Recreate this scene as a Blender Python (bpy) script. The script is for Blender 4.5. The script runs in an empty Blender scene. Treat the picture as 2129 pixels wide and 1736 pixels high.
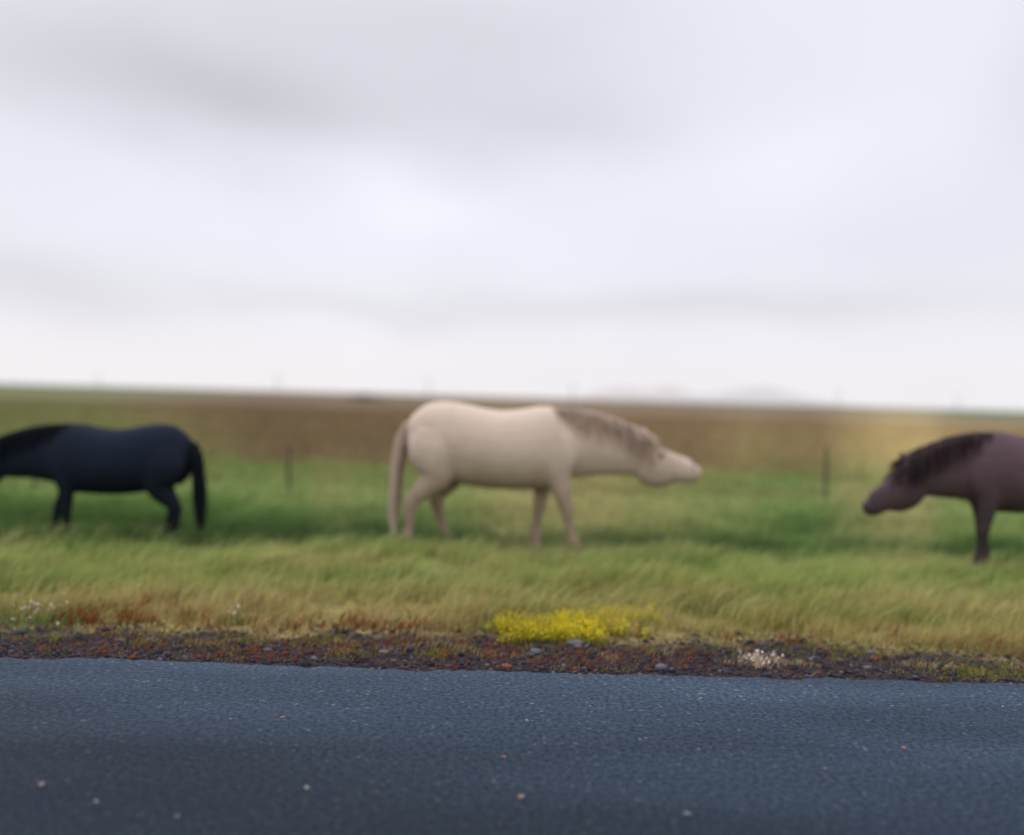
import bpy, bmesh, math, random
import numpy as np
from mathutils import Matrix, Vector, Euler
random.seed(7); rng = np.random.default_rng(11)
C = bpy.context.scene.collection
R = math.radians

# ------------------------------------------------------------------ camera
FP = 2045.0; CH = 1.5
Mc = Matrix.Rotation(R(90-1.18), 3, 'X') @ Matrix.Rotation(R(1.56), 3, 'Z')
cam = bpy.data.cameras.new('camera'); co = bpy.data.objects.new('camera', cam); C.objects.link(co)
M4 = Mc.to_4x4(); M4.translation = Vector((0, 0, CH)); co.matrix_world = M4
cam.lens = FP/2129*36; cam.sensor_width = 36; cam.clip_start = .05; cam.clip_end = 20000
cam.dof.use_dof = True; cam.dof.focus_distance = 4.9; cam.dof.aperture_fstop = cam.lens/1000/0.080
bpy.context.scene.camera = co
bpy.context.scene.view_settings.view_transform = 'Standard'
bpy.context.scene.view_settings.look = 'None'

# ------------------------------------------------------------------ noise
TAB = rng.random((256, 256))
def vnoise(x, y):
    xi = np.floor(x).astype(int); yi = np.floor(y).astype(int); fx = x-xi; fy = y-yi
    fx = fx*fx*fx*(fx*(fx*6-15)+10); fy = fy*fy*fy*(fy*(fy*6-15)+10)
    g = lambda a, b: TAB[a & 255, b & 255]
    return (g(xi, yi)*(1-fx)+g(xi+1, yi)*fx)*(1-fy)+(g(xi, yi+1)*(1-fx)+g(xi+1, yi+1)*fx)*fy
def fbm(x, y, o=4):
    # every octave on its own rotated lattice, so no axis-aligned cells show
    s = 0; a = .5; t = 0; x = np.asarray(x, float); y = np.asarray(y, float)
    for i in range(o):
        for th in (.6+1.1*i, 2.1+1.1*i):
            c_, s_ = math.cos(th), math.sin(th)
            s = s+a*.5*vnoise((x*c_-y*s_)*2**i+17.3*i+31*th, (x*s_+y*c_)*2**i+9.1*i+57*th)
        t += a; a *= .5
    return (s/t-.5)*1.35+.5
def lin(c):
    c = np.asarray(c, float)/255
    return np.where(c <= .04045, c/12.92, ((c+.055)/1.055)**2.4)

EDGE = 5.39
HX = [-1e4, 5.2, 5.5, 6.3, 7.2, 8.4, 9.2, 10.0, 11.2, 13, 1e5]
HZ = [-.03, -.03, -.02, -.04, -.05, .02, -.03, -.13, -.08, 0, 0]
def height(x, y):
    x = np.asarray(x, float); y = np.asarray(y, float)
    yy = y+(fbm(x*.35+3, y*.2, 3)-.5)*1.3*np.clip((y-6.3)/1.5, 0, 1)
    h = np.interp(yy, HX, HZ)
    k = np.clip((y-5.6)/2, 0, 1)
    h = h+(fbm(x*.9, y*.9, 3)-.5)*.16*k+(fbm(x*.08+50, y*.05+8, 3)-.5)*.22*np.clip((y-12)/10, 0, 1)
    return h
def hz(x, y): return float(height(np.array([x]), np.array([y]))[0])
def at(u, v):
    d = Mc @ Vector(((u-1064.5)/FP, -(v-868)/FP, -1))
    z = 0
    for _ in range(6):
        t = (z-CH)/d.z; x, y = d.x*t, d.y*t
        z = hz(x, y) if y > EDGE else 0
    return Vector((x, y, z))

KD = np.log([5.5, 6.3, 6.8, 7.5, 8.3, 9.0, 9.6, 10.4, 11.3, 12.3, 14, 16, 18, 21, 26, 36, 60, 120, 200, 330, 900])
KC = np.array([(98,86,58),(126,112,70),(142,132,78),(138,144,80),(136,150,82),(120,140,74),(64,88,46),(60,84,44),(90,118,62),(122,140,82),  # dark green stops near the swale paint its shade into the grass
               (124,140,84),(106,132,70),(124,136,78),(134,134,84),(138,132,86),(142,130,90),(132,116,86),(126,110,84),(116,114,82),(92,108,68),(86,102,64)], float)
def colour(x, y):
    d = np.maximum(y, 5.5)
    s_ = np.maximum(d/12, 1)
    w = (fbm(x*.22/s_, d*.9/s_, 4)-.5)
    ld = np.log(d)+w*np.interp(d, [8, 11, 16, 40, 200, 400], [.32, .34, .9, 1.4, .9, .2])
    c = np.stack([np.interp(ld, KD, KC[:, i]) for i in range(3)], -1)
    q = np.maximum(d/9, 1)
    p = fbm(x*.55/q+40, d*2.4/q+5, 5)[..., None]
    straw = np.array([172, 154, 112.]); lush = np.array([84, 114, 54.])
    a = np.clip((p-.52)*4, 0, .6); b = np.clip((.48-p)*3.6, 0, .6)
    nofur = 1-.7*np.exp(-((d-10.2)/.9)**2)[..., None]
    a = a*nofur
    c = c*(1-a)+straw*a
    b = b*np.clip((70-d)/40, 0, 1)[..., None]
    c = c*(1-b)+lush*b
    s2 = np.maximum(d/20, 1)
    br = fbm(x*.11/s2+90, d*1.3/s2, 5)[..., None]
    far = np.clip((d-13)/8, 0, 1)[..., None]
    k1 = np.clip((br-.51)*5, 0, .75)*far; k2 = np.clip((.47-br)*4, 0, .6)*far*np.clip((260-d)/100, 0, 1)[..., None]
    c = c*(1-k1)+np.array([112, 92, 70.])*k1
    c = c*(1-k2)+np.array([122, 134, 80.])*k2
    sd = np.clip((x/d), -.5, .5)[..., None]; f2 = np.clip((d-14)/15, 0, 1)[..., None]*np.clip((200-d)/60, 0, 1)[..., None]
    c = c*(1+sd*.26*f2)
    return lin(c)

# ------------------------------------------------------------------ mesh from numpy
def npmesh(name, V, F4=None, F3=None, col=None, mat=None, smooth=False):
    me = bpy.data.meshes.new(name)
    n4 = 0 if F4 is None else len(F4); n3 = 0 if F3 is None else len(F3)
    me.vertices.add(len(V)); me.vertices.foreach_set('co', np.asarray(V, np.float32).ravel())
    idx = []
    if n4: idx.append(np.asarray(F4).ravel())
    if n3: idx.append(np.asarray(F3).ravel())
    idx = np.concatenate(idx).astype(np.int32)
    me.loops.add(len(idx)); me.loops.foreach_set('vertex_index', idx)
    st = np.concatenate([np.arange(n4)*4, n4*4+np.arange(n3)*3]).astype(np.int32)
    me.polygons.add(n4+n3); me.polygons.foreach_set('loop_start', st)
    if smooth: me.polygons.foreach_set('use_smooth', np.ones(n4+n3, bool))
    me.update(calc_edges=True); me.validate()
    if col is not None:
        at_ = me.color_attributes.new('tint', 'FLOAT_COLOR', 'POINT')
        c4 = np.ones((len(V), 4), np.float32); c4[:, :3] = col
        at_.data.foreach_set('color', c4.ravel())
    if mat: me.materials.append(mat)
    return me
def link(name, me, parent=None, label=None, cat=None, group=None, kind=None):
    o = bpy.data.objects.new(name, me); C.objects.link(o)
    if parent: o.parent = parent
    if label: o['label'] = label
    if cat: o['category'] = cat
    if group: o['group'] = group
    if kind: o['kind'] = kind
    return o

# ------------------------------------------------------------------ materials
def newmat(name):
    m = bpy.data.materials.new(name); m.use_nodes = True
    nt = m.node_tree; b = nt.nodes['Principled BSDF']; return m, nt, b
def N(nt, t, **k):
    n = nt.nodes.new(t)
    for a, v in k.items(): setattr(n, a, v)
    return n
def simple(name, c, rough=.8, var=.25, scale=8, bump=0, spec=.3):
    m, nt, b = newmat(name)
    tc = N(nt, 'ShaderNodeTexCoord'); no = N(nt, 'ShaderNodeTexNoise'); no.inputs['Scale'].default_value = scale; no.inputs['Detail'].default_value = 6
    nt.links.new(tc.outputs['Object'], no.inputs['Vector'])
    r = N(nt, 'ShaderNodeValToRGB'); nt.links.new(no.outputs['Fac'], r.inputs[0])
    r.color_ramp.elements[0].position = .3; r.color_ramp.elements[1].position = .7
    r.color_ramp.elements[0].color = [x*(1-var) for x in c]+[1]; r.color_ramp.elements[1].color = [min(1, x*(1+var)) for x in c]+[1]
    nt.links.new(r.outputs[0], b.inputs['Base Color']); b.inputs['Roughness'].default_value = rough
    b.inputs['Specular IOR Level'].default_value = spec
    if bump:
        bp = N(nt, 'ShaderNodeBump'); bp.inputs['Strength'].default_value = bump; bp.inputs['Distance'].default_value = .01
        nt.links.new(no.outputs['Fac'], bp.inputs['Height']); nt.links.new(bp.outputs[0], b.inputs['Normal'])
    return m
def tintmat(name, gain=1.0, trans=.35, ground=False):
    m, nt, b = newmat(name)
    a = N(nt, 'ShaderNodeAttribute', attribute_name='tint')
    mul = N(nt, 'ShaderNodeVectorMath', operation='SCALE'); mul.inputs['Scale'].default_value = gain
    nt.links.new(a.outputs['Color'], mul.inputs[0])
    src = mul.outputs[0]
    b.inputs['Roughness'].default_value = .9; b.inputs['Specular IOR Level'].default_value = .1
    if ground:
        tc = N(nt, 'ShaderNodeTexCoord'); no = N(nt, 'ShaderNodeTexNoise'); no.inputs['Scale'].default_value = 9; no.inputs['Detail'].default_value = 8
        mp = N(nt, 'ShaderNodeMapping'); mp.inputs['Scale'].default_value = (.6, 1.4, 1)
        nt.links.new(tc.outputs['Object'], mp.inputs[0]); nt.links.new(mp.outputs[0], no.inputs['Vector'])
        mr = N(nt, 'ShaderNodeMapRange'); mr.inputs[1].default_value = .3; mr.inputs[2].default_value = .7; mr.inputs[3].default_value = .65; mr.inputs[4].default_value = 1.3
        nt.links.new(no.outputs['Fac'], mr.inputs[0])
        m2 = N(nt, 'ShaderNodeVectorMath', operation='SCALE'); nt.links.new(src, m2.inputs[0]); nt.links.new(mr.outputs[0], m2.inputs['Scale']); src = m2.outputs[0]
        bp = N(nt, 'ShaderNodeBump'); bp.inputs['Strength'].default_value = .5; bp.inputs['Distance'].default_value = .03
        nt.links.new(no.outputs['Fac'], bp.inputs['Height']); nt.links.new(bp.outputs[0], b.inputs['Normal'])
    nt.links.new(src, b.inputs['Base Color'])
    if trans:
        tr = N(nt, 'ShaderNodeBsdfTranslucent'); nt.links.new(src, tr.inputs[0])
        mx = N(nt, 'ShaderNodeMixShader'); mx.inputs[0].default_value = trans
        nt.links.new(b.outputs[0], mx.inputs[1]); nt.links.new(tr.outputs[0], mx.inputs[2])
        nt.links.new(mx.outputs[0], nt.nodes['Material Output'].inputs[0])
    return m
M_ground = tintmat('turf_soil', .86, 0, True)
M_grass = tintmat('grass_blade', 1.0, .35)
M_stone = tintmat('gravel_stone', 1.0, 0)

# ------------------------------------------------------------------ terrain
ny = 420; nx = 360
ys = np.concatenate([np.linspace(-400, -6, 12), np.linspace(-5, 5, 12), np.geomspace(5.1, 6500, ny)])
tx = np.linspace(-1, 1, nx); xs = np.sign(tx)*(np.abs(tx)*9+np.exp(np.abs(tx)*8.6)-1)
X, Y = np.meshgrid(xs, ys); Z = height(X, Y)
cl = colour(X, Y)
def gravel_top(x): return 6.26+(fbm(x*.6+9, x*0, 3)-.5)*.9+(fbm(x*2.6+19, x*0+4, 3)-.5)*.9-.3*np.clip((x-2)/2, 0, 1)+.08*np.exp(-((x-.8)/1.2)**2)
g = np.clip((gravel_top(X)-Y)/.2, 0, 1)[..., None]
cl = cl*(1-g)+lin([62, 54, 54])*g/.86*.65
V = np.stack([X, Y, Z], -1).reshape(-1, 3)
i = np.arange(len(ys)-1)[:, None]*nx+np.arange(nx-1)[None, :]
F = np.stack([i, i+1, i+1+nx, i+nx], -1).reshape(-1, 4)
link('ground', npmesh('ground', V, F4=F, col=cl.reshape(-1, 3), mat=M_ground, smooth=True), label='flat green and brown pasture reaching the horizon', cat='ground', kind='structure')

# ------------------------------------------------------------------ road
m, nt, b = newmat('asphalt')
tc = N(nt, 'ShaderNodeTexCoord')
def noise(scale, det=4, vec=None):
    n = N(nt, 'ShaderNodeTexNoise'); n.inputs['Scale'].default_value = scale; n.inputs['Detail'].default_value = det
    nt.links.new(vec or tc.outputs['Object'], n.inputs['Vector']); return n
n1 = noise(40, 8); n1.inputs['Roughness'].default_value = .76
vo = N(nt, 'ShaderNodeTexVoronoi'); vo.inputs['Scale'].default_value = 66; nt.links.new(tc.outputs['Object'], vo.inputs['Vector'])
mp = N(nt, 'ShaderNodeMapping'); mp.inputs['Scale'].default_value = (.3, 1.4, 1); mp.inputs['Rotation'].default_value = (0, 0, .12); nt.links.new(tc.outputs['Object'], mp.inputs[0])
n3 = noise(1.3, 6, mp.outputs[0])
rp = N(nt, 'ShaderNodeValToRGB'); nt.links.new(n1.outputs['Fac'], rp.inputs[0])
e = rp.color_ramp.elements; e[0].position = .38; e[0].color = (.004, .010, .020, 1); e[1].position = .64; e[1].color = (.050, .075, .112, 1)
sp = N(nt, 'ShaderNodeMapRange'); sp.inputs[1].default_value = .86; sp.inputs[2].default_value = .98; nt.links.new(vo.outputs['Color'], sp.inputs[0])
mx = N(nt, 'ShaderNodeMix', data_type='RGBA'); nt.links.new(rp.outputs[0], mx.inputs['A']); mx.inputs['B'].default_value = (.20, .20, .21, 1)
ml = N(nt, 'ShaderNodeMath', operation='MULTIPLY'); ml.inputs[1].default_value = .6; nt.links.new(sp.outputs[0], ml.inputs[0]); nt.links.new(ml.outputs[0], mx.inputs['Factor'])
mr = N(nt, 'ShaderNodeMapRange'); mr.inputs[1].default_value = .3; mr.inputs[2].default_value = .7; mr.inputs[3].default_value = .72; mr.inputs[4].default_value = 1.25; nt.links.new(n3.outputs['Fac'], mr.inputs[0])
# painted shading: asphalt colour darkens toward the camera, sheen lightens it far and right
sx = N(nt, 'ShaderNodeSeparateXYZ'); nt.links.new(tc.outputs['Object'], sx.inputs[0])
road_shade = N(nt, 'ShaderNodeMapRange', interpolation_type='SMOOTHSTEP'); road_shade.inputs[1].default_value = 3.1; road_shade.inputs[2].default_value = 5.3; road_shade.inputs[3].default_value = .48; road_shade.inputs[4].default_value = 1.3
road_shade_pos = N(nt, 'ShaderNodeMath', operation='MULTIPLY_ADD'); nt.links.new(sx.outputs['X'], road_shade_pos.inputs[0]); road_shade_pos.inputs[1].default_value = .20; nt.links.new(sx.outputs['Y'], road_shade_pos.inputs[2]); nt.links.new(road_shade_pos.outputs[0], road_shade.inputs[0])
mm = N(nt, 'ShaderNodeMath', operation='MULTIPLY'); nt.links.new(mr.outputs[0], mm.inputs[0]); nt.links.new(road_shade.outputs[0], mm.inputs[1])
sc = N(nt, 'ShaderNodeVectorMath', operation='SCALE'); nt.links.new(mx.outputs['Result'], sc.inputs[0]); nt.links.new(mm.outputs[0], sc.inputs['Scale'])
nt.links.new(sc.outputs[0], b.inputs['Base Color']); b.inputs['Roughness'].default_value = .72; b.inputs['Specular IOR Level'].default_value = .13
b.inputs['Specular Tint'].default_value = (.65, .83, 1, 1)
bp = N(nt, 'ShaderNodeBump'); bp.inputs['Strength'].default_value = .9; bp.inputs['Distance'].default_value = .008
nt.links.new(n1.outputs['Fac'], bp.inputs['Height']); nt.links.new(bp.outputs[0], b.inputs['Normal'])
M_asph = m
nxr = 1400; xr = np.concatenate([np.linspace(-600, -9.1, 60), np.linspace(-9, 9, nxr), np.linspace(9.1, 600, 60)])
ey = EDGE+(fbm(xr*2.2, xr*0+3, 4)-.5)*.12+(fbm(xr*11, xr*0+7, 2)-.5)*.06
rows = [(-2.0+0*ey, 0*ey-.04), (-2.0+0*ey, 0*ey), (2+0*ey, 0*ey), (4.6+0*ey, 0*ey), (ey-.03, 0*ey), (ey, 0*ey-.012), (ey+.01, 0*ey-.05)]
V = np.concatenate([np.stack([xr, a, c], -1) for a, c in rows]); n = len(xr)
i = np.arange(len(rows)-1)[:, None]*n+np.arange(n-1)[None, :]
F = np.stack([i, i+1, i+1+n, i+n], -1).reshape(-1, 4)
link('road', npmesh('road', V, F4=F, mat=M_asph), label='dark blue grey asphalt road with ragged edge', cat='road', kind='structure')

# ------------------------------------------------------------------ blades
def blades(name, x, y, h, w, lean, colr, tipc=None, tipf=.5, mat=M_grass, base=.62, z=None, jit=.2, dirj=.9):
    n = len(x); z = height(x, y)-.01 if z is None else z
    a = rng.random(n)*math.pi*2
    dx, dy = np.cos(a)*w/2, np.sin(a)*w/2
    la = rng.normal(0, dirj, n); lx = np.cos(la)*lean*h; ly = np.sin(la)*lean*h
    P = np.stack([x, y, z], -1); D = np.stack([dx, dy, 0*dx], -1)
    mid = P+np.stack([lx*.3, ly*.3, h*.55], -1); tip = P+np.stack([lx, ly, h*(1-.25*lean)], -1)
    V = np.stack([P-D, P+D, mid-D*.75, mid+D*.75, tip], 1).reshape(-1, 3)
    c = colr*(1+rng.normal(0, jit, (n, 1)))*(1+rng.normal(0, .05, (n, 3))); c = np.clip(c, .003, .9)
    tc_ = c*1.25 if tipc is None else c*(1-tipf)+tipc*tipf
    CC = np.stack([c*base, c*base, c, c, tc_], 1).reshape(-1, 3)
    k = np.arange(n)[:, None]*5
    return npmesh(name, V, F4=k+np.array([[0, 1, 3, 2]]), F3=k+np.array([[2, 3, 4]]), col=CC, mat=mat)
def zone(y0, y1, dens, hm, wm, marg=1.5):
    area = (y1-y0)*((y0+y1)*.56+2*marg); n = int(area*dens)
    y = rng.uniform(y0, y1, n*2); hw = y*.56+marg
    k = rng.random(n*2) < hw/(y1*.56+marg); y = y[k][:n]; hw = y*.56+marg
    x = rng.uniform(-1, 1, len(y))*hw
    cl_ = fbm(x*3.2, y*3.2, 3)
    h = hm*(.15+1.8*np.clip(cl_, .1, 1))*rng.uniform(.6, 1.3, len(y)); w = np.full(len(y), wm)*rng.uniform(.6, 1.3, len(y))
    return x, y, h, w
parts = [zone(5.7, 7.4, 2100, .12, .006), zone(7.2, 9.4, 1900, .17, .007), zone(9.2, 13, 900, .17, .011), zone(13, 20, 300, .15, .02), zone(20, 40, 60, .18, .045), zone(40, 90, 12, .22, .12)]
x, y, h, w = [np.concatenate([p[j] for p in parts]) for j in range(4)]
k = (y > gravel_top(x)+rng.normal(.0, .12, len(x))) & (fbm(x*1.3+4, y*1.3, 3) > .22)
k |= (y < gravel_top(x)) & (y > EDGE+.12) & (fbm(x*4+7, y*6+3, 3) > .60)
yp = at(1190, 1306); k &= ~((((x-yp.x)/.6)**2+((y-yp.y)/.26)**2 < 1) & (rng.random(len(x)) < .5))
x, y, h, w = x[k], y[k], h[k], w[k]
h = np.where(y < gravel_top(x), h*.4, h)
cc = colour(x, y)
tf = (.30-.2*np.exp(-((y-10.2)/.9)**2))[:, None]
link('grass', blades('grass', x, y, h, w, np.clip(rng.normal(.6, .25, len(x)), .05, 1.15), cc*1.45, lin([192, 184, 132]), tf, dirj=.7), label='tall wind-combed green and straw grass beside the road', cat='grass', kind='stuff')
n = 6500; tcx = rng.uniform(-7, 7, 420); tcy = rng.uniform(6.7, 9.2, 420); j = rng.integers(0, 420, n)
x = tcx[j]+rng.normal(0, .13, n); y = tcy[j]+rng.normal(0, .12, n); k = y > gravel_top(x)+.25; x, y = x[k], y[k]; n = len(x)
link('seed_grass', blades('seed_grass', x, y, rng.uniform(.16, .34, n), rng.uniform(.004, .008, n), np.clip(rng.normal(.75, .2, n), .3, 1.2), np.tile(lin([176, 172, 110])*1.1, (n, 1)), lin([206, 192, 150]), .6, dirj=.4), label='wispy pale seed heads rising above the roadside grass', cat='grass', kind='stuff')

# red sorrel & moss on the verge
def scatter_px(cu, cv, su, sv, n):
    out = []
    m_ = max(3, n//14)
    cu_ = rng.normal(cu, su, m_); cv_ = rng.normal(cv, sv, m_)
    for a, b_ in zip(cu_, cv_):
        p = at(a, b_); k_ = rng.integers(5, 22)
        out.append(np.stack([rng.normal(p.x, .05, k_), rng.normal(p.y, .05, k_)], -1))
    return np.concatenate(out)
P = [scatter_px(250, 1274, 85, 16, 560), scatter_px(150, 1300, 80, 8, 300), scatter_px(540, 1262, 26, 5, 150), scatter_px(1235, 1245, 40, 6, 80), scatter_px(470, 1368, 80, 8, 350),
     scatter_px(640, 1335, 180, 20, 900), scatter_px(1000, 1354, 150, 20, 1300), scatter_px(1250, 1370, 120, 14, 400), scatter_px(250, 1335, 150, 14, 550), scatter_px(1700, 1350, 200, 14, 250), scatter_px(800, 1300, 250, 10, 400)]
P = np.concatenate(P); P = P[P[:, 1] > EDGE+.06]
rr_ = rng.random((len(P), 1))
cr = np.where(rr_ < .42, lin([142, 66, 50]), np.where(rr_ < .72, lin([130, 84, 54]), lin([132, 110, 60])))
hs_ = rng.uniform(.015, .045, len(P))*np.where(P[:, 1] > 6.3, 3.2, 1)
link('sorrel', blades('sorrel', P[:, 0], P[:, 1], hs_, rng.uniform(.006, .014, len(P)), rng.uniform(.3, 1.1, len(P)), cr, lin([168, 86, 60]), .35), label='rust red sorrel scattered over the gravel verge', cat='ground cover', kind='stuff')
P = [scatter_px(665, 1328, 22, 7, 500), scatter_px(530, 1332, 22, 4, 250), scatter_px(735, 1362, 16, 4, 200), scatter_px(910, 1358, 22, 4, 200), scatter_px(320, 1300, 50, 4, 300), scatter_px(1450, 1325, 60, 12, 600),
     scatter_px(1800, 1350, 160, 16, 2200), scatter_px(2050, 1400, 60, 12, 1300), scatter_px(1250, 1398, 40, 3, 150), scatter_px(1750, 1414, 60, 3, 200), scatter_px(60, 1325, 30, 5, 150), scatter_px(400, 1330, 90, 10, 300), scatter_px(1010, 1305, 60, 7, 300), scatter_px(2080, 1345, 60, 10, 1000), scatter_px(1100, 1345, 300, 20, 800), scatter_px(500, 1340, 300, 20, 700)]
P = np.concatenate(P); P = P[P[:, 1] > EDGE+.05]
cr = np.where(rng.random((len(P), 1)) < .6, lin([136, 126, 62]), lin([108, 116, 60]))
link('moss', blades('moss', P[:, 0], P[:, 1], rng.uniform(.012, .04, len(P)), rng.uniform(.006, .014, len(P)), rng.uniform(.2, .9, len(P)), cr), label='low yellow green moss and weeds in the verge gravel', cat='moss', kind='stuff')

# gravel
def ico(sub=1):
    bm = bmesh.new(); bmesh.ops.create_icosphere(bm, subdivisions=sub, radius=1)
    v = np.array([q.co[:] for q in bm.verts]); f = np.array([[q.index for q in t.verts] for t in bm.faces]); bm.free(); return v, f
IV, IF = ico(1)
n = 34000
gx = rng.uniform(-6, 6, n); gy = EDGE-.03+rng.random(n)**1.35*1.4
k = gy < gravel_top(gx)+.12+rng.normal(0, .1, n)
gx, gy = gx[k], gy[k]; n = len(gx)
s = np.minimum(rng.lognormal(-5.2, .6, n), .034)
sc3 = s[:, None]*rng.uniform(.6, 1.3, (n, 3)); sc3[:, 2] *= .6
V = IV[None]*(1+rng.normal(0, .18, (n, len(IV), 1)))*sc3[:, None]
a = rng.random(n)*6.28; ca, sa = np.cos(a)[:, None], np.sin(a)[:, None]
V = np.stack([V[..., 0]*ca-V[..., 1]*sa+gx[:, None], V[..., 0]*sa+V[..., 1]*ca+gy[:, None], V[..., 2]+(height(gx, gy)+s*.2)[:, None]], -1).reshape(-1, 3)
q = rng.random((n, 1))
cg = np.where(q < .62, lin([54, 52, 62]), np.where(q < .84, lin([72, 55, 55]), np.where(q < .95, lin([92, 90, 96]), lin([108, 64, 52]))))*rng.uniform(.4, 1.4, (n, 1))
F = (np.arange(n)[:, None, None]*len(IV)+IF[None]).reshape(-1, 3)
link('gravel', npmesh('gravel', V, F3=F, col=np.repeat(cg, len(IV), 0), mat=M_stone), label='dark volcanic gravel along the asphalt edge', cat='gravel', kind='stuff')

# rocks / pebbles
IV2, IF2 = ico(2)
def pebble(name, p, s, c, label, cat, group, flat=.6):
    rr = np.random.default_rng(int(abs(p.x*1000)+abs(p.y*100)))
    v = IV2*np.array([1.25, .8, flat])*s*(1+.5*(fbm(IV2[:, 0]*1.7+p.x*7+30, IV2[:, 1]*1.7+IV2[:, 2]*1.3+40, 3)[:, None]-.5)*2)
    me = npmesh(name, v, F3=IF2, mat=simple(name+'_stone', c, .85, .3, 40, .5))
    o = link(name, me, None, label, cat, group); o.location = (p.x, p.y, p.z+s*flat*.6); o.rotation_euler = (0, 0, rr.random()*3); return o
for u, v, s, c, l in [(85, 1634, .013, (.24, .20, .20), 'pale pinkish pebble at the far left of the asphalt'),
    (200, 1668, .009, (.26, .25, .26), 'small whitish pebble on the road, lower left, right of a larger pink pebble'),
    (368, 1700, .009, (.2, .14, .12), 'reddish pebble near the bottom left edge of the road'),
    (638, 1640, .011, (.25, .23, .22), 'pale beige pebble on the road left of centre'),
    (1083, 1659, .012, (.30, .20, .16), 'light orange pebble in the middle of the road foreground'),
    (1430, 1694, .011, (.22, .23, .26), 'grey pebble near the bottom of the road, right of centre'),
    (587, 1493, .010, (.24, .16, .14), 'rust coloured pebble on the upper left part of the road'),
    (1095, 1500, .010, (.27, .2, .16), 'tan pebble on the road below the yellow flowers'),
    (1880, 1557, .010, (.24, .16, .14), 'reddish pebble on the right side of the road'),
    (1715, 1600, .009, (.22, .16, .15), 'tiny pinkish pebble on the right part of the road'),
    (1048, 1575, .009, (.22, .14, .12), 'tiny red brown pebble at the centre of the road'),
    (2085, 1470, .009, (.22, .23, .24), 'tiny grey pebble near the right edge of the road')]:
    pebble('pebble', at(u, v), s, c, l, 'pebble', 'loose pebbles lying on the asphalt')
for u, v, s, c, l in [(1195, 1340, .05, (.12, .12, .13), 'grey flat rock in the gravel just below the yellow flowers'),
    (1112, 1358, .042, (.09, .09, .10), 'dark grey rock in the verge gravel left of the flat rock'),
    (40, 1318, .045, (.04, .04, .05), 'dark rock at the left end of the verge'),
    (1690, 1372, .03, (.15, .14, .13), 'small pale rock right of the dried cream flowers')]:
    pebble('rock', at(u, v), s, c, l, 'rock', 'rocks in the gravel verge', .4)

# ------------------------------------------------------------------ flowers
M_yel = simple('yellow_petal', (.68, .57, .03), .8, .35, 3); M_white = simple('white_petal', (.75, .75, .66), .7, .15, 30)
M_dry = simple('dry_petal', (.66, .55, .45), .85, .3, 10)
for q_ in (M_yel,):
    t_ = q_.node_tree; bs = t_.nodes['Principled BSDF']; tr = t_.nodes.new('ShaderNodeBsdfTranslucent'); tr.inputs[0].default_value = (.78, .66, .04, 1)
    mxx = t_.nodes.new('ShaderNodeMixShader'); mxx.inputs[0].default_value = .35; t_.links.new(bs.outputs[0], mxx.inputs[1]); t_.links.new(tr.outputs[0], mxx.inputs[2]); t_.links.new(mxx.outputs[0], t_.nodes['Material Output'].inputs[0])
def flowers(name, label, cat, pts, hr, petal_r, pm, ngreen, stemc, group=None, heads=1, single=False, sw=.006, ln=.6, spread=.014):
    pts = [p for p in pts if p.y > EDGE+.1]
    c0 = sum(pts, Vector())/len(pts); c0.z = hz(c0.x, c0.y)
    e = bpy.data.objects.new(name, None); C.objects.link(e); e.location = c0
    e['label'] = label; e['category'] = cat
    if group: e['group'] = group
    x = np.array([p.x for p in pts]); y = np.array([p.y for p in pts]); h = rng.uniform(*hr, len(x)); z = height(x, y)
    fx = np.repeat(x, ngreen)+rng.normal(0, spread, len(x)*ngreen); fy = np.repeat(y, ngreen)+rng.normal(0, spread, len(x)*ngreen)
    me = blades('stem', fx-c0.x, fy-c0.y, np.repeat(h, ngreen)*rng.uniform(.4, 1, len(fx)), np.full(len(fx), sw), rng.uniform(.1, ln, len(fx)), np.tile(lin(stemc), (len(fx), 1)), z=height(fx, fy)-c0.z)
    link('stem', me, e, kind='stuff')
    V = []; F = []
    for i in range(len(x)):
        for _ in range(heads):
            r = petal_r*random.uniform(.5, 1.2); cx, cy, cz = x[i]-c0.x+random.gauss(0, r*1.6), y[i]-c0.y+random.gauss(0, r*1.6), z[i]-c0.z+h[i]*random.uniform(.45, 1.05)
            tilt = Euler((random.gauss(0, .6)+.5, random.gauss(0, .5), random.random()*6)).to_matrix(); b0 = len(V)
            V.append((cx, cy, cz))
            for k_ in range(10):
                an = k_*math.pi/5; rr = r*(1 if k_ % 2 else .45)
                q_ = tilt @ Vector((math.cos(an)*rr, math.sin(an)*rr, r*.25)); V.append((cx+q_.x, cy+q_.y, cz+q_.z))
            for k_ in range(10): F.append((b0, b0+1+k_, b0+1+(k_+1) % 10))
        if single:
            link('blossom', npmesh('blossom', np.array(V), F3=np.array(F), mat=pm), e); V = []; F = []
    if not single: link('blossom', npmesh('blossom', np.array(V), F3=np.array(F), mat=pm), e, kind='stuff')
    return e
def gp(cu, cv, su, sv, n): return [at(random.gauss(cu, su), random.gauss(cv, sv)) for _ in range(n)]
def tufts(cu, cv, su, sv, m_, k_):
    out = []
    for _ in range(m_):
        a, b_ = random.gauss(cu, su), random.gauss(cv, sv)
        p = at(a, b_)
        for _ in range(random.randint(k_//2, k_+k_//2)):
            q_ = Vector((p.x+random.gauss(0, .035), p.y+random.gauss(0, .03), 0)); out.append(q_)
    return out
flowers('wildflower_patch', 'patch of bright yellow wildflowers at the edge of the gravel', 'flowers',
        tufts(1140, 1324, 42, 8, 42, 16)+tufts(1210, 1310, 60, 9, 42, 13)+tufts(1295, 1296, 42, 8, 24, 12)+tufts(1055, 1308, 28, 8, 12, 11), (.03, .12), .009, M_yel, 3, (154, 150, 58), heads=4)
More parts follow.
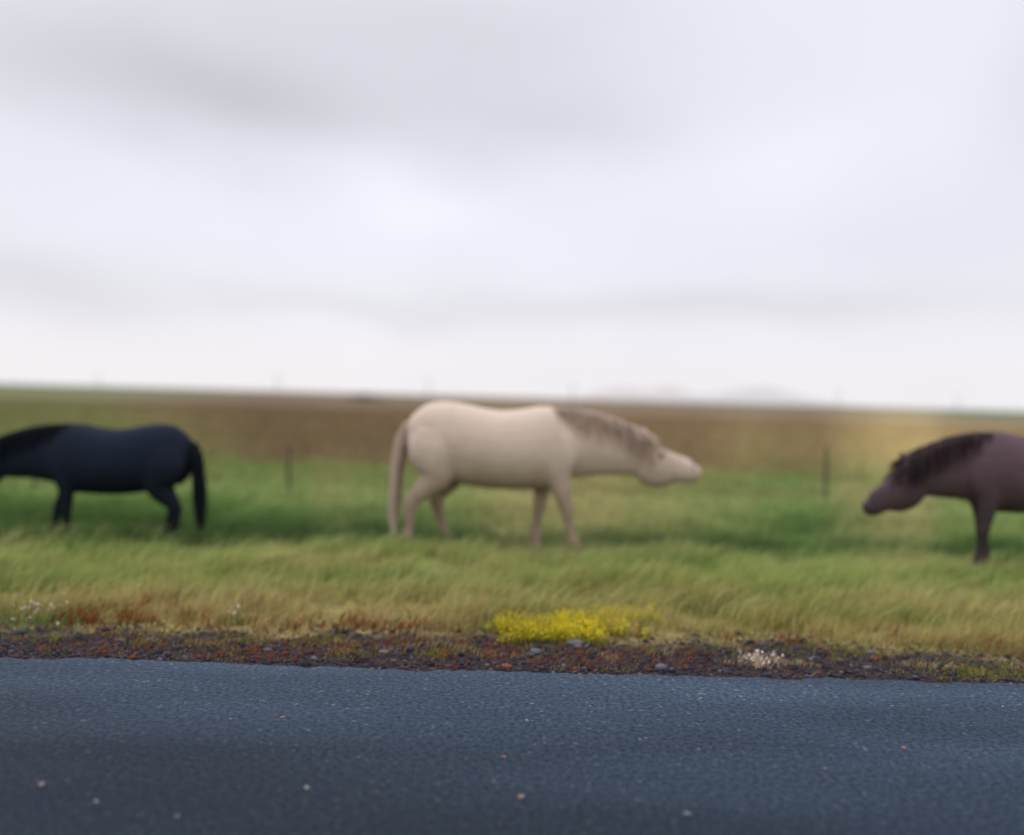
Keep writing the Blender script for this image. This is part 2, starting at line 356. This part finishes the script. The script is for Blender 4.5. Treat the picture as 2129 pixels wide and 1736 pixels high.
flowers('wildflower_patch', 'cluster of small white flowers in green leaves at the left edge of the verge', 'flowers', gp(80, 1298, 42, 10, 46), (.09, .17), .010, M_white, 7, (114, 142, 76), single=True, spread=.05)
flowers('wildflower_patch', 'tiny group of white flowers beside a red sorrel patch, left of centre', 'flowers', gp(484, 1296, 13, 5, 15), (.10, .16), .011, M_white, 4, (124, 126, 74), single=True, spread=.03)
flowers('dried_flower_clump', 'low clump of bleached cream flowers and straw on the gravel at right', 'flowers', gp(1575, 1378, 19, 6, 50), (.02, .06), .011, M_dry, 5, (216, 196, 166), heads=2, sw=.004, ln=2.0)

# ------------------------------------------------------------------ loft helper
def loft(bm, secs, nseg=24):
    pts = [Vector((s[0], s[4] if len(s) > 4 else 0, s[1])) for s in secs]
    rings = []
    for i, s in enumerate(secs):
        t = (pts[min(i+1, len(pts)-1)]-pts[max(i-1, 0)]).normalized(); side = Vector((0, 1, 0)); up = side.cross(t).normalized()
        side = t.cross(up).normalized()
        rings.append([bm.verts.new(pts[i]+up*s[2]*math.sin(a)+side*s[3]*math.cos(a)) for a in [2*math.pi*k/nseg for k in range(nseg)]])
    for a, b_ in zip(rings, rings[1:]):
        for k in range(nseg): bm.faces.new((a[k], a[(k+1) % nseg], b_[(k+1) % nseg], b_[k]))
    bm.faces.new(rings[0][::-1]); bm.faces.new(rings[-1])
def smoothsecs(secs, m=5):
    A = np.array([list(s)+[0]*(5-len(s)) for s in secs]); out = []
    n = len(A)
    for i in range(n-1):
        p0, p1, p2, p3 = A[max(i-1, 0)], A[i], A[i+1], A[min(i+2, n-1)]
        for k in range(m):
            t = k/m; out.append(.5*((2*p1)+(-p0+p2)*t+(2*p0-5*p1+4*p2-p3)*t*t+(-p0+3*p1-3*p2+p3)*t**3))
    out.append(A[-1]); out = np.array(out); out[:, 2:4] = np.maximum(out[:, 2:4], .006); return [tuple(o) for o in out]

def hair(name, roots, mat, parent, wid=.012, seg=5):
    V = []; F = []
    for p, d1, L, drop in roots:
        b0 = len(V); sd = Vector((random.gauss(0, 1), random.gauss(0, 1), 0)).normalized()*wid*random.uniform(.5, 1.2)
        for k in range(seg+1):
            t = k/seg; q_ = p+d1*L*(t-.5*t*t*drop)+Vector((0, 0, -1))*L*drop*t*t*.75; wv = sd*(1-.8*t)
            V += [tuple(q_-wv), tuple(q_+wv)]
        for k in range(seg): a = b0+2*k; F.append((a, a+1, a+3, a+2))
    return link(name, npmesh(name, np.array(V), F4=np.array(F), mat=mat), parent)

def coatmat(name, c, c2):
    m, nt, b = newmat(name); tc = N(nt, 'ShaderNodeTexCoord')
    n = N(nt, 'ShaderNodeTexNoise'); n.inputs['Scale'].default_value = 5; n.inputs['Detail'].default_value = 8; n.inputs['Roughness'].default_value = .65; nt.links.new(tc.outputs['Object'], n.inputs['Vector'])
    sx = N(nt, 'ShaderNodeSeparateXYZ'); nt.links.new(tc.outputs['Object'], sx.inputs[0])
    leg = N(nt, 'ShaderNodeMapRange', interpolation_type='SMOOTHSTEP'); leg.inputs[1].default_value = .35; leg.inputs[2].default_value = 1.1; nt.links.new(sx.outputs['Z'], leg.inputs[0])
    ad = N(nt, 'ShaderNodeMath', operation='MULTIPLY_ADD'); nt.links.new(n.outputs['Fac'], ad.inputs[0]); ad.inputs[1].default_value = 1.4; nt.links.new(leg.outputs[0], ad.inputs[2])
    s2 = N(nt, 'ShaderNodeMapRange'); s2.inputs[1].default_value = .55; s2.inputs[2].default_value = 1.7; nt.links.new(ad.outputs[0], s2.inputs[0])
    mx = N(nt, 'ShaderNodeMix', data_type='RGBA'); mx.inputs['A'].default_value = (*c2, 1); mx.inputs['B'].default_value = (*c, 1); nt.links.new(s2.outputs[0], mx.inputs['Factor'])
    nt.links.new(mx.outputs['Result'], b.inputs['Base Color']); b.inputs['Roughness'].default_value = .9; b.inputs['Specular IOR Level'].default_value = .08
    n2 = N(nt, 'ShaderNodeTexNoise'); n2.inputs['Scale'].default_value = 45; n2.inputs['Detail'].default_value = 5; nt.links.new(tc.outputs['Object'], n2.inputs['Vector'])
    bp = N(nt, 'ShaderNodeBump'); bp.inputs['Strength'].default_value = .6; bp.inputs['Distance'].default_value = .01; nt.links.new(n2.outputs['Fac'], bp.inputs['Height']); nt.links.new(bp.outputs[0], b.inputs['Normal'])
    return m
M_eye = simple('horse_eye', (.01, .008, .006), .2, .1, 5, 0, .5); M_hoof = simple('hoof_horn', (.05, .045, .04), .6, .3, 20)

TORSO = [(-.84, 1.04, .06, .06), (-.80, 1.04, .18, .14), (-.70, 1.035, .275, .215), (-.56, 1.03, .33, .265), (-.38, .995, .35, .29), (-.18, .955, .35, .305), (.02, .94, .35, .31),
         (.22, .95, .36, .295), (.40, .97, .37, .265), (.54, .97, .33, .225), (.66, .955, .25, .18), (.74, .94, .14, .12), (.77, .93, .05, .05)]
def make_horse(label, loc, rz, scale, neck, head_ang, coat, coat2, hairc, legs):
    root = bpy.data.objects.new('horse', None); C.objects.link(root); root['label'] = label; root['category'] = 'horse'
    bm = bmesh.new(); loft(bm, smoothsecs(TORSO)); loft(bm, smoothsecs(neck))
    px, pz = neck[-1][0], neck[-1][1]; dx, dz = math.cos(head_ang), -math.sin(head_ang); nx_, nz_ = math.sin(head_ang), math.cos(head_ang)
    hs = []
    for s, rh, rw in [(-.10, .05, .05), (-.06, .11, .085), (.02, .155, .105), (.10, .185, .112), (.18, .178, .104), (.25, .152, .09), (.31, .128, .08), (.37, .114, .075), (.43, .106, .075), (.47, .088, .065), (.495, .035, .035)]:
        top = .13-.035*s; oz = top-rh if s > .0 else 0.01
        hs.append((px+dx*s+nx_*oz, pz+dz*s+nz_*oz, rh, rw))
    loft(bm, smoothsecs(hs, 3))
    def hp(s, up, lat): return Vector((px+dx*s+nx_*up, lat, pz+dz*s+nz_*up))
    for sy in (-1, 1):   # ears
        a = hp(-.02, .10, sy*.055); b_ = hp(-.07, .18, sy*.07); c_ = hp(-.08, .235, sy*.062)
        loft(bm, smoothsecs([(a.x, a.z, .036, .03, a.y), (b_.x, b_.z, .034, .024, b_.y), (c_.x, c_.z, .008, .008, c_.y)], 3))
    feet = []
    for kind, sy, off in legs:
        if kind == 'f':
            S = [(.46, 1.06, .17, .08), (.49, .90, .17, .10), (.45, .77, .125, .09), (.44, .64, .088, .07), (.44, .50, .064, .056), (.445, .43, .064, .058), (.44, .37, .048, .044), (.435, .25, .042, .038), (.44, .16, .054, .048), (.46, .10, .046, .042), (.48, .05, .057, .052), (.482, .03, .057, .052)]; yo = .155
        else:
            S = [(-.54, 1.08, .20, .11), (-.56, .93, .24, .145), (-.52, .80, .20, .13), (-.50, .70, .145, .105), (-.56, .60, .10, .078), (-.635, .52, .076, .058), (-.655, .46, .07, .055), (-.645, .38, .053, .045), (-.63, .26, .045, .039), (-.622, .16, .055, .049), (-.60, .10, .047, .042), (-.58, .05, .058, .053), (-.578, .03, .058, .053)]; yo = .16
        zt = .95
        S = [(x_+off*max(0, 1-z_/zt)**.9, z_, a_, b_, sy*(yo-.03*max(0, 1-z_/zt))) for x_, z_, a_, b_ in S]
        loft(bm, smoothsecs(S, 3)); feet.append((S[-1][0], S[-1][4]))
    bmesh.ops.recalc_face_normals(bm, faces=bm.faces)
    me = bpy.data.meshes.new('tmp'); bm.to_mesh(me); bm.free(); t = bpy.data.objects.new('tmp', me); C.objects.link(t)
    r_ = t.modifiers.new('r', 'REMESH'); r_.mode = 'VOXEL'; r_.voxel_size = .014
    s_ = t.modifiers.new('s', 'SMOOTH'); s_.factor = .5; s_.iterations = 16
    dg = bpy.context.evaluated_depsgraph_get(); me2 = bpy.data.meshes.new_from_object(t.evaluated_get(dg)); bpy.data.objects.remove(t)
    me2.materials.clear(); me2.materials.append(coatmat('horse_coat', coat, coat2)); me2.polygons.foreach_set('use_smooth', np.ones(len(me2.polygons), bool))
    link('body', me2, root)
    for fx_, fy_ in feet:
        bm = bmesh.new(); loft(bm, [(fx_-.002, .058, .053, .049, fy_), (fx_+.006, .03, .061, .056, fy_), (fx_+.014, 0, .069, .062, fy_)])
        bmesh.ops.recalc_face_normals(bm, faces=bm.faces); h_ = bpy.data.meshes.new('hoof'); bm.to_mesh(h_); bm.free(); h_.materials.append(M_hoof); link('hoof', h_, root)
    for sy in (-1, 1):
        bm = bmesh.new(); bmesh.ops.create_uvsphere(bm, u_segments=12, v_segments=8, radius=.021); bmesh.ops.translate(bm, verts=bm.verts, vec=hp(.13, .045, sy*.09)); h_ = bpy.data.meshes.new('eye'); bm.to_mesh(h_); bm.free(); h_.materials.append(M_eye); link('eye', h_, root)
        bm = bmesh.new(); bmesh.ops.create_uvsphere(bm, u_segments=12, v_segments=8, radius=.015); bmesh.ops.scale(bm, verts=bm.verts, vec=(1, .5, 1)); bmesh.ops.translate(bm, verts=bm.verts, vec=hp(.44, .05, sy*.06)); h_ = bpy.data.meshes.new('nostril'); bm.to_mesh(h_); bm.free(); h_.materials.append(M_eye); link('nostril', h_, root)
    hm = simple('horse_hair', hairc, .85, .25, 12)
    t_ = hm.node_tree; bs = t_.nodes['Principled BSDF']; tr = t_.nodes.new('ShaderNodeBsdfTranslucent'); tr.inputs[0].default_value = (*hairc, 1)
    mxx = t_.nodes.new('ShaderNodeMixShader'); mxx.inputs[0].default_value = .5; t_.links.new(bs.outputs[0], mxx.inputs[1]); t_.links.new(tr.outputs[0], mxx.inputs[2]); t_.links.new(mxx.outputs[0], t_.nodes['Material Output'].inputs[0])
    cs = smoothsecs(neck, 8); roots = []
    for _ in range(1400):
        i_ = random.randrange(8, len(cs)); a = cs[i_]; p_ = cs[max(i_-1, 0)]; tv = Vector((a[0]-p_[0], 0, a[1]-p_[1])).normalized(); up = Vector((-tv.z, 0, tv.x))
        sg = random.choice((-1, 1)); rt = Vector((a[0], sg*.01, a[1]))+up*(a[2]-.01)+tv*random.uniform(-.04, .04)
        roots.append((rt, (Vector((0, sg*.8, 0))+up*.25+tv*random.gauss(0, .25)).normalized(), random.uniform(.14, .40), random.uniform(.9, 1.3)))
    for _ in range(120): roots.append((hp(random.uniform(-.05, .03), .125, random.gauss(0, .03)), Vector((dx, random.gauss(0, .3), dz)), random.uniform(.12, .26), .4))
    hair('mane', roots, hm, root, .009)
    roots = [(Vector((-.80+random.gauss(0, .015), random.gauss(0, .03), 1.18-random.random()*.16)), Vector((-.30, random.gauss(0, .13), random.gauss(-.15, .12))), random.uniform(.6, 1.0), random.uniform(.95, 1.15)) for _ in range(700)]
    hair('tail', roots, hm, root, .009, 7)
    root.location = loc; root.rotation_euler = (0, 0, rz); root.scale = (scale,)*3
    return root
LOW = [(.30, 1.0, .33, .20), (.50, 1.01, .325, .185), (.72, 1.015, .30, .158), (.92, 1.0, .265, .135), (1.11, .965, .23, .12), (1.27, .93, .185, .11)]
LOWER = [(.30, 1.0, .33, .20), (.48, 1.0, .325, .18), (.68, .99, .295, .155), (.86, .96, .255, .13), (1.01, .93, .215, .115), (1.12, .90, .175, .108)]
p = at(1035, 1148)
make_horse('cream coloured horse with lowered head walking across the middle of the field', (p.x, p.y, p.z-.03), 0, 1.12, LOW, R(20), (.66, .53, .43), (.34, .245, .165), (.64, .52, .42),
           [('f', -1, .26), ('f', 1, -.14), ('h', -1, -.20), ('h', 1, .16)])
p = at(235, 1128)
make_horse('black horse walking out of the left edge of the view', (p.x, p.y, p.z-.02), math.pi, .96, LOW, R(28), (.014, .020, .034), (.012, .015, .018), (.012, .016, .024),
           [('f', -1, .34), ('f', 1, 0.0), ('h', -1, .12), ('h', 1, -.1)])
p = at(2050, 1194)
make_horse('dark brown horse with head down entering at the right edge of the view', (p.x+.40, p.y, p.z-.02), math.pi, 1.0, LOWER, R(40), (.120, .078, .088), (.05, .038, .038), (.085, .056, .062),
           [('f', -1, -.10), ('f', 1, .12), ('h', -1, .2), ('h', 1, -.2)])

# ------------------------------------------------------------------ fence posts
M_post = simple('weathered_post', (.035, .04, .035), .8, .35, 14, .4)
for u, vt, vb, l in [(70, 914, 1022, 'dark thin fence post beside the black horse'), (600, 926, 1036, 'slim fence post between the black horse and the cream horse'),
                     (1143, 962, 1036, 'slim fence post behind the cream horse'), (1715, 928, 1048, 'dark fence post standing alone between the cream horse and the brown horse')]:
    p = at(u, vb); hor = 797+.0272*u; hp_ = (CH-(vt-hor)/FP*p.y)-p.z
    bm = bmesh.new(); bmesh.ops.create_cube(bm, size=1)
    for v_ in bm.verts:
        top = v_.co.z > 0; v_.co.x *= .026 if top else .032; v_.co.y *= .026 if top else .032; v_.co.z = hp_ if top else -.15
    bmesh.ops.bevel(bm, geom=[e_ for e_ in bm.edges], offset=.005, segments=2)
    bmesh.ops.subdivide_edges(bm, edges=[e_ for e_ in bm.edges if abs(e_.verts[0].co.z-e_.verts[1].co.z) > .3], cuts=8)
    for v_ in bm.verts: v_.co.x += random.gauss(0, .0012)+.007*math.sin(v_.co.z*5+u); v_.co.y += random.gauss(0, .0012)
    me = bpy.data.meshes.new('fence_post'); bm.to_mesh(me); bm.free(); me.materials.append(M_post)
    o = link('fence_post', me, None, l, 'fence post', 'posts of the pasture fence'); o.location = p; o.rotation_euler = (random.gauss(0, .01), random.gauss(0, .012), random.random())

# ------------------------------------------------------------------ far utility poles
M_pole = simple('far_pole_timber', (.30, .30, .30), .9, .2, 2)
for u, vt, l in [(203, 778, 'leftmost of the faint utility poles on the horizon'), (577, 778, 'second faint utility pole from the left on the horizon'), (890, 786, 'faint utility pole on the horizon above the cream horse rump'),
                 (1188, 796, 'faint utility pole on the horizon above the cream horse withers'), (1742, 812, 'faint utility pole on the horizon above the lone right fence post'), (1990, 824, 'rightmost faint utility pole on the horizon')]:
    d = 300; x_ = (u-1064.5)/FP*d; hor = 797+.0272*u; H = CH+(hor-vt)/FP*d
    e = bpy.data.objects.new('utility_pole', None); C.objects.link(e); e.location = (x_, d, hz(x_, d)); e['label'] = l; e['category'] = 'utility pole'; e['group'] = 'utility poles along the horizon'
    bm = bmesh.new(); bmesh.ops.create_cone(bm, segments=10, radius1=.17, radius2=.11, depth=H+.5, cap_ends=True); bmesh.ops.translate(bm, verts=bm.verts, vec=(0, 0, H/2-.25))
    me = bpy.data.meshes.new('pole'); bm.to_mesh(me); bm.free(); me.materials.append(M_pole); link('pole', me, e)
    bm = bmesh.new(); bmesh.ops.create_cube(bm, size=1); bmesh.ops.scale(bm, verts=bm.verts, vec=(1.8, .1, .12)); bmesh.ops.translate(bm, verts=bm.verts, vec=(0, -.16, H-.4)); bmesh.ops.bevel(bm, geom=bm.edges[:], offset=.02)
    me = bpy.data.meshes.new('crossarm'); bm.to_mesh(me); bm.free(); me.materials.append(M_pole); link('crossarm', me, e)

# ------------------------------------------------------------------ far thicket
d = 260; cx = (757-1064.5)/FP*d; n = 3500
px_ = rng.normal(0, 2.0, n); pz_ = np.abs(rng.normal(0, .45, n))*np.exp(-(px_/3.2)**2)*1.2+.05; py_ = rng.normal(0, 1.2, n)
me = blades('low_shrub', px_, py_, rng.uniform(.15, .3, n), rng.uniform(.1, .22, n), rng.uniform(.2, 1, n), np.tile(lin([52, 72, 50]), (n, 1)), z=pz_)
o = link('low_shrub', me, None, 'low dark green thicket on the horizon left of the cream horse', 'shrub'); o.location = (cx, d, hz(cx, d))

# ------------------------------------------------------------------ far hills
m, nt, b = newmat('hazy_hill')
em = N(nt, 'ShaderNodeEmission'); em.inputs[0].default_value = (.77, .73, .755, 1); em.inputs[1].default_value = .97  # emission paints distance haze onto the hills; they are no light source
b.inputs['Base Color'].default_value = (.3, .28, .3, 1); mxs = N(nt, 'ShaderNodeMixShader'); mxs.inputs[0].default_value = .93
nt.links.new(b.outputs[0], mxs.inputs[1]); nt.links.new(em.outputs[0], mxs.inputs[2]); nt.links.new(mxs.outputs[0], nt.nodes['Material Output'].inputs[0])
D = 6000; hx = np.linspace(100, 2300, 160); hy = np.linspace(-500, 500, 24)
HX_, HY_ = np.meshgrid(hx, hy); U = HX_/D*FP+1064.5
prof = 24*np.exp(-((U-1290)/75)**2)+20*np.exp(-((U-1390)/38)**2)+27*np.exp(-((U-1590)/120)**2)+8*np.exp(-((U-1480)/150)**2)
prof = prof*(.85+.3*fbm(U*.03, U*0+2, 3))
HZ_ = prof/FP*D*1.15*np.exp(-(HY_/260)**2)+(fbm(HX_*.01, HY_*.01, 4)-.5)*8-6
i = np.arange(23)[:, None]*160+np.arange(159)[None, :]
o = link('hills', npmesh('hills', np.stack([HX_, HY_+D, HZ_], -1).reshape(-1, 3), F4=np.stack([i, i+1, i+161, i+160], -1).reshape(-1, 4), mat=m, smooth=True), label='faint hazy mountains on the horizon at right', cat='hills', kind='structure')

# ------------------------------------------------------------------ sky
w = bpy.data.worlds.new('World'); bpy.context.scene.world = w; w.use_nodes = True; nt = w.node_tree; nt.nodes.clear()
out = N(nt, 'ShaderNodeOutputWorld'); tc = N(nt, 'ShaderNodeTexCoord'); sep = N(nt, 'ShaderNodeSeparateXYZ'); nt.links.new(tc.outputs['Generated'], sep.inputs[0])
def mt(op, a, b_=None, c=None):
    n = N(nt, 'ShaderNodeMath', operation=op)
    for k, v in enumerate([a, b_, c]):
        if v is None: continue
        if isinstance(v, (int, float)): n.inputs[k].default_value = v
        else: nt.links.new(v, n.inputs[k])
    return n.outputs[0]
mp = N(nt, 'ShaderNodeMapping'); mp.inputs['Scale'].default_value = (1, 1, 1.6); nt.links.new(tc.outputs['Generated'], mp.inputs[0])
wn = N(nt, 'ShaderNodeTexNoise'); wn.inputs['Scale'].default_value = 6; wn.inputs['Detail'].default_value = 3; wn.inputs['Roughness'].default_value = .4; nt.links.new(mp.outputs[0], wn.inputs['Vector'])
ws = N(nt, 'ShaderNodeSeparateColor'); nt.links.new(wn.outputs['Color'], ws.inputs[0])
az = mt('ADD', mt('ARCTAN2', sep.outputs['X'], sep.outputs['Y']), mt('MULTIPLY', mt('SUBTRACT', ws.outputs[0], .5), .16))
el0 = mt('ARCSINE', sep.outputs['Z'])
el = mt('ADD', el0, mt('MULTIPLY', mt('SUBTRACT', ws.outputs[1], .5), .07))
acc = None
for u, v, su, sv, amp in [(150, 120, 420, 125, -.16), (520, 250, 330, 95, -.18), (1000, 120, 420, 170, -.14), (1180, 285, 260, 75, -.10), (520, 30, 400, 80, -.06), (60, 590, 280, 70, -.12), (1450, 640, 620, 45, -.10), (700, 640, 300, 40, -.06),
                          (2120, 180, 130, 170, -.08), (830, 420, 140, 75, .07), (1600, 350, 280, 90, .04), (1900, 520, 300, 90, -.03), (-700, 300, 400, 100, -.12), (2900, 300, 400, 100, -.12)]:
    hor = 797+.0272*u
    a0 = math.atan((u-1064.5)/FP); e0 = (hor-v)/FP*math.cos(a0); g = mt('MULTIPLY', mt('POWER', 2.718, mt('MULTIPLY', mt('ADD', mt('POWER', mt('DIVIDE', mt('ABSOLUTE', mt('SUBTRACT', az, a0)), su/FP), 2), mt('POWER', mt('DIVIDE', mt('ABSOLUTE', mt('SUBTRACT', el, e0)), sv/FP), 2)), -1)), amp)
    acc = g if acc is None else mt('ADD', acc, g)
val = mt('ADD', acc, mt('MULTIPLY', mt('SUBTRACT', ws.outputs[2], .5), .06))
val = mt('ADD', val, .885)
zen = N(nt, 'ShaderNodeMapRange', interpolation_type='SMOOTHSTEP'); zen.inputs[1].default_value = .42; zen.inputs[2].default_value = .95; zen.inputs[3].default_value = 1; zen.inputs[4].default_value = 1.9; nt.links.new(sep.outputs['Z'], zen.inputs[0])
val = mt('MULTIPLY', val, zen.outputs[0])
hz_ = N(nt, 'ShaderNodeMapRange'); hz_.inputs[1].default_value = 0; hz_.inputs[2].default_value = .13; nt.links.new(sep.outputs['Z'], hz_.inputs[0])
tint = N(nt, 'ShaderNodeMix', data_type='RGBA'); nt.links.new(hz_.outputs[0], tint.inputs['Factor']); tint.inputs['A'].default_value = (1.03, 1.0, 1.03, 1); tint.inputs['B'].default_value = (.985, .98, 1.07, 1)
vs = N(nt, 'ShaderNodeVectorMath', operation='SCALE'); nt.links.new(tint.outputs['Result'], vs.inputs[0]); nt.links.new(val, vs.inputs['Scale'])
bg = N(nt, 'ShaderNodeBackground'); nt.links.new(vs.outputs[0], bg.inputs[0])
sky = N(nt, 'ShaderNodeTexSky', sky_type='NISHITA'); sky.sun_disc = False; sky.sun_elevation = R(48); sky.sun_rotation = R(-35)
bg2 = N(nt, 'ShaderNodeBackground'); nt.links.new(sky.outputs[0], bg2.inputs[0]); bg2.inputs[1].default_value = .1
mx = N(nt, 'ShaderNodeMixShader'); mx.inputs[0].default_value = .04; nt.links.new(bg.outputs[0], mx.inputs[1]); nt.links.new(bg2.outputs[0], mx.inputs[2]); nt.links.new(mx.outputs[0], out.inputs[0])
sl = bpy.data.lights.new('sun', 'SUN'); sl.energy = 1.0; sl.angle = R(25); sl.color = (1, .97, .93); so = bpy.data.objects.new('sun', sl); C.objects.link(so)
so.rotation_euler = Vector((math.sin(R(-35))*math.cos(R(48)), math.cos(R(-35))*math.cos(R(48)), math.sin(R(48)))).to_track_quat('Z', 'Y').to_euler()
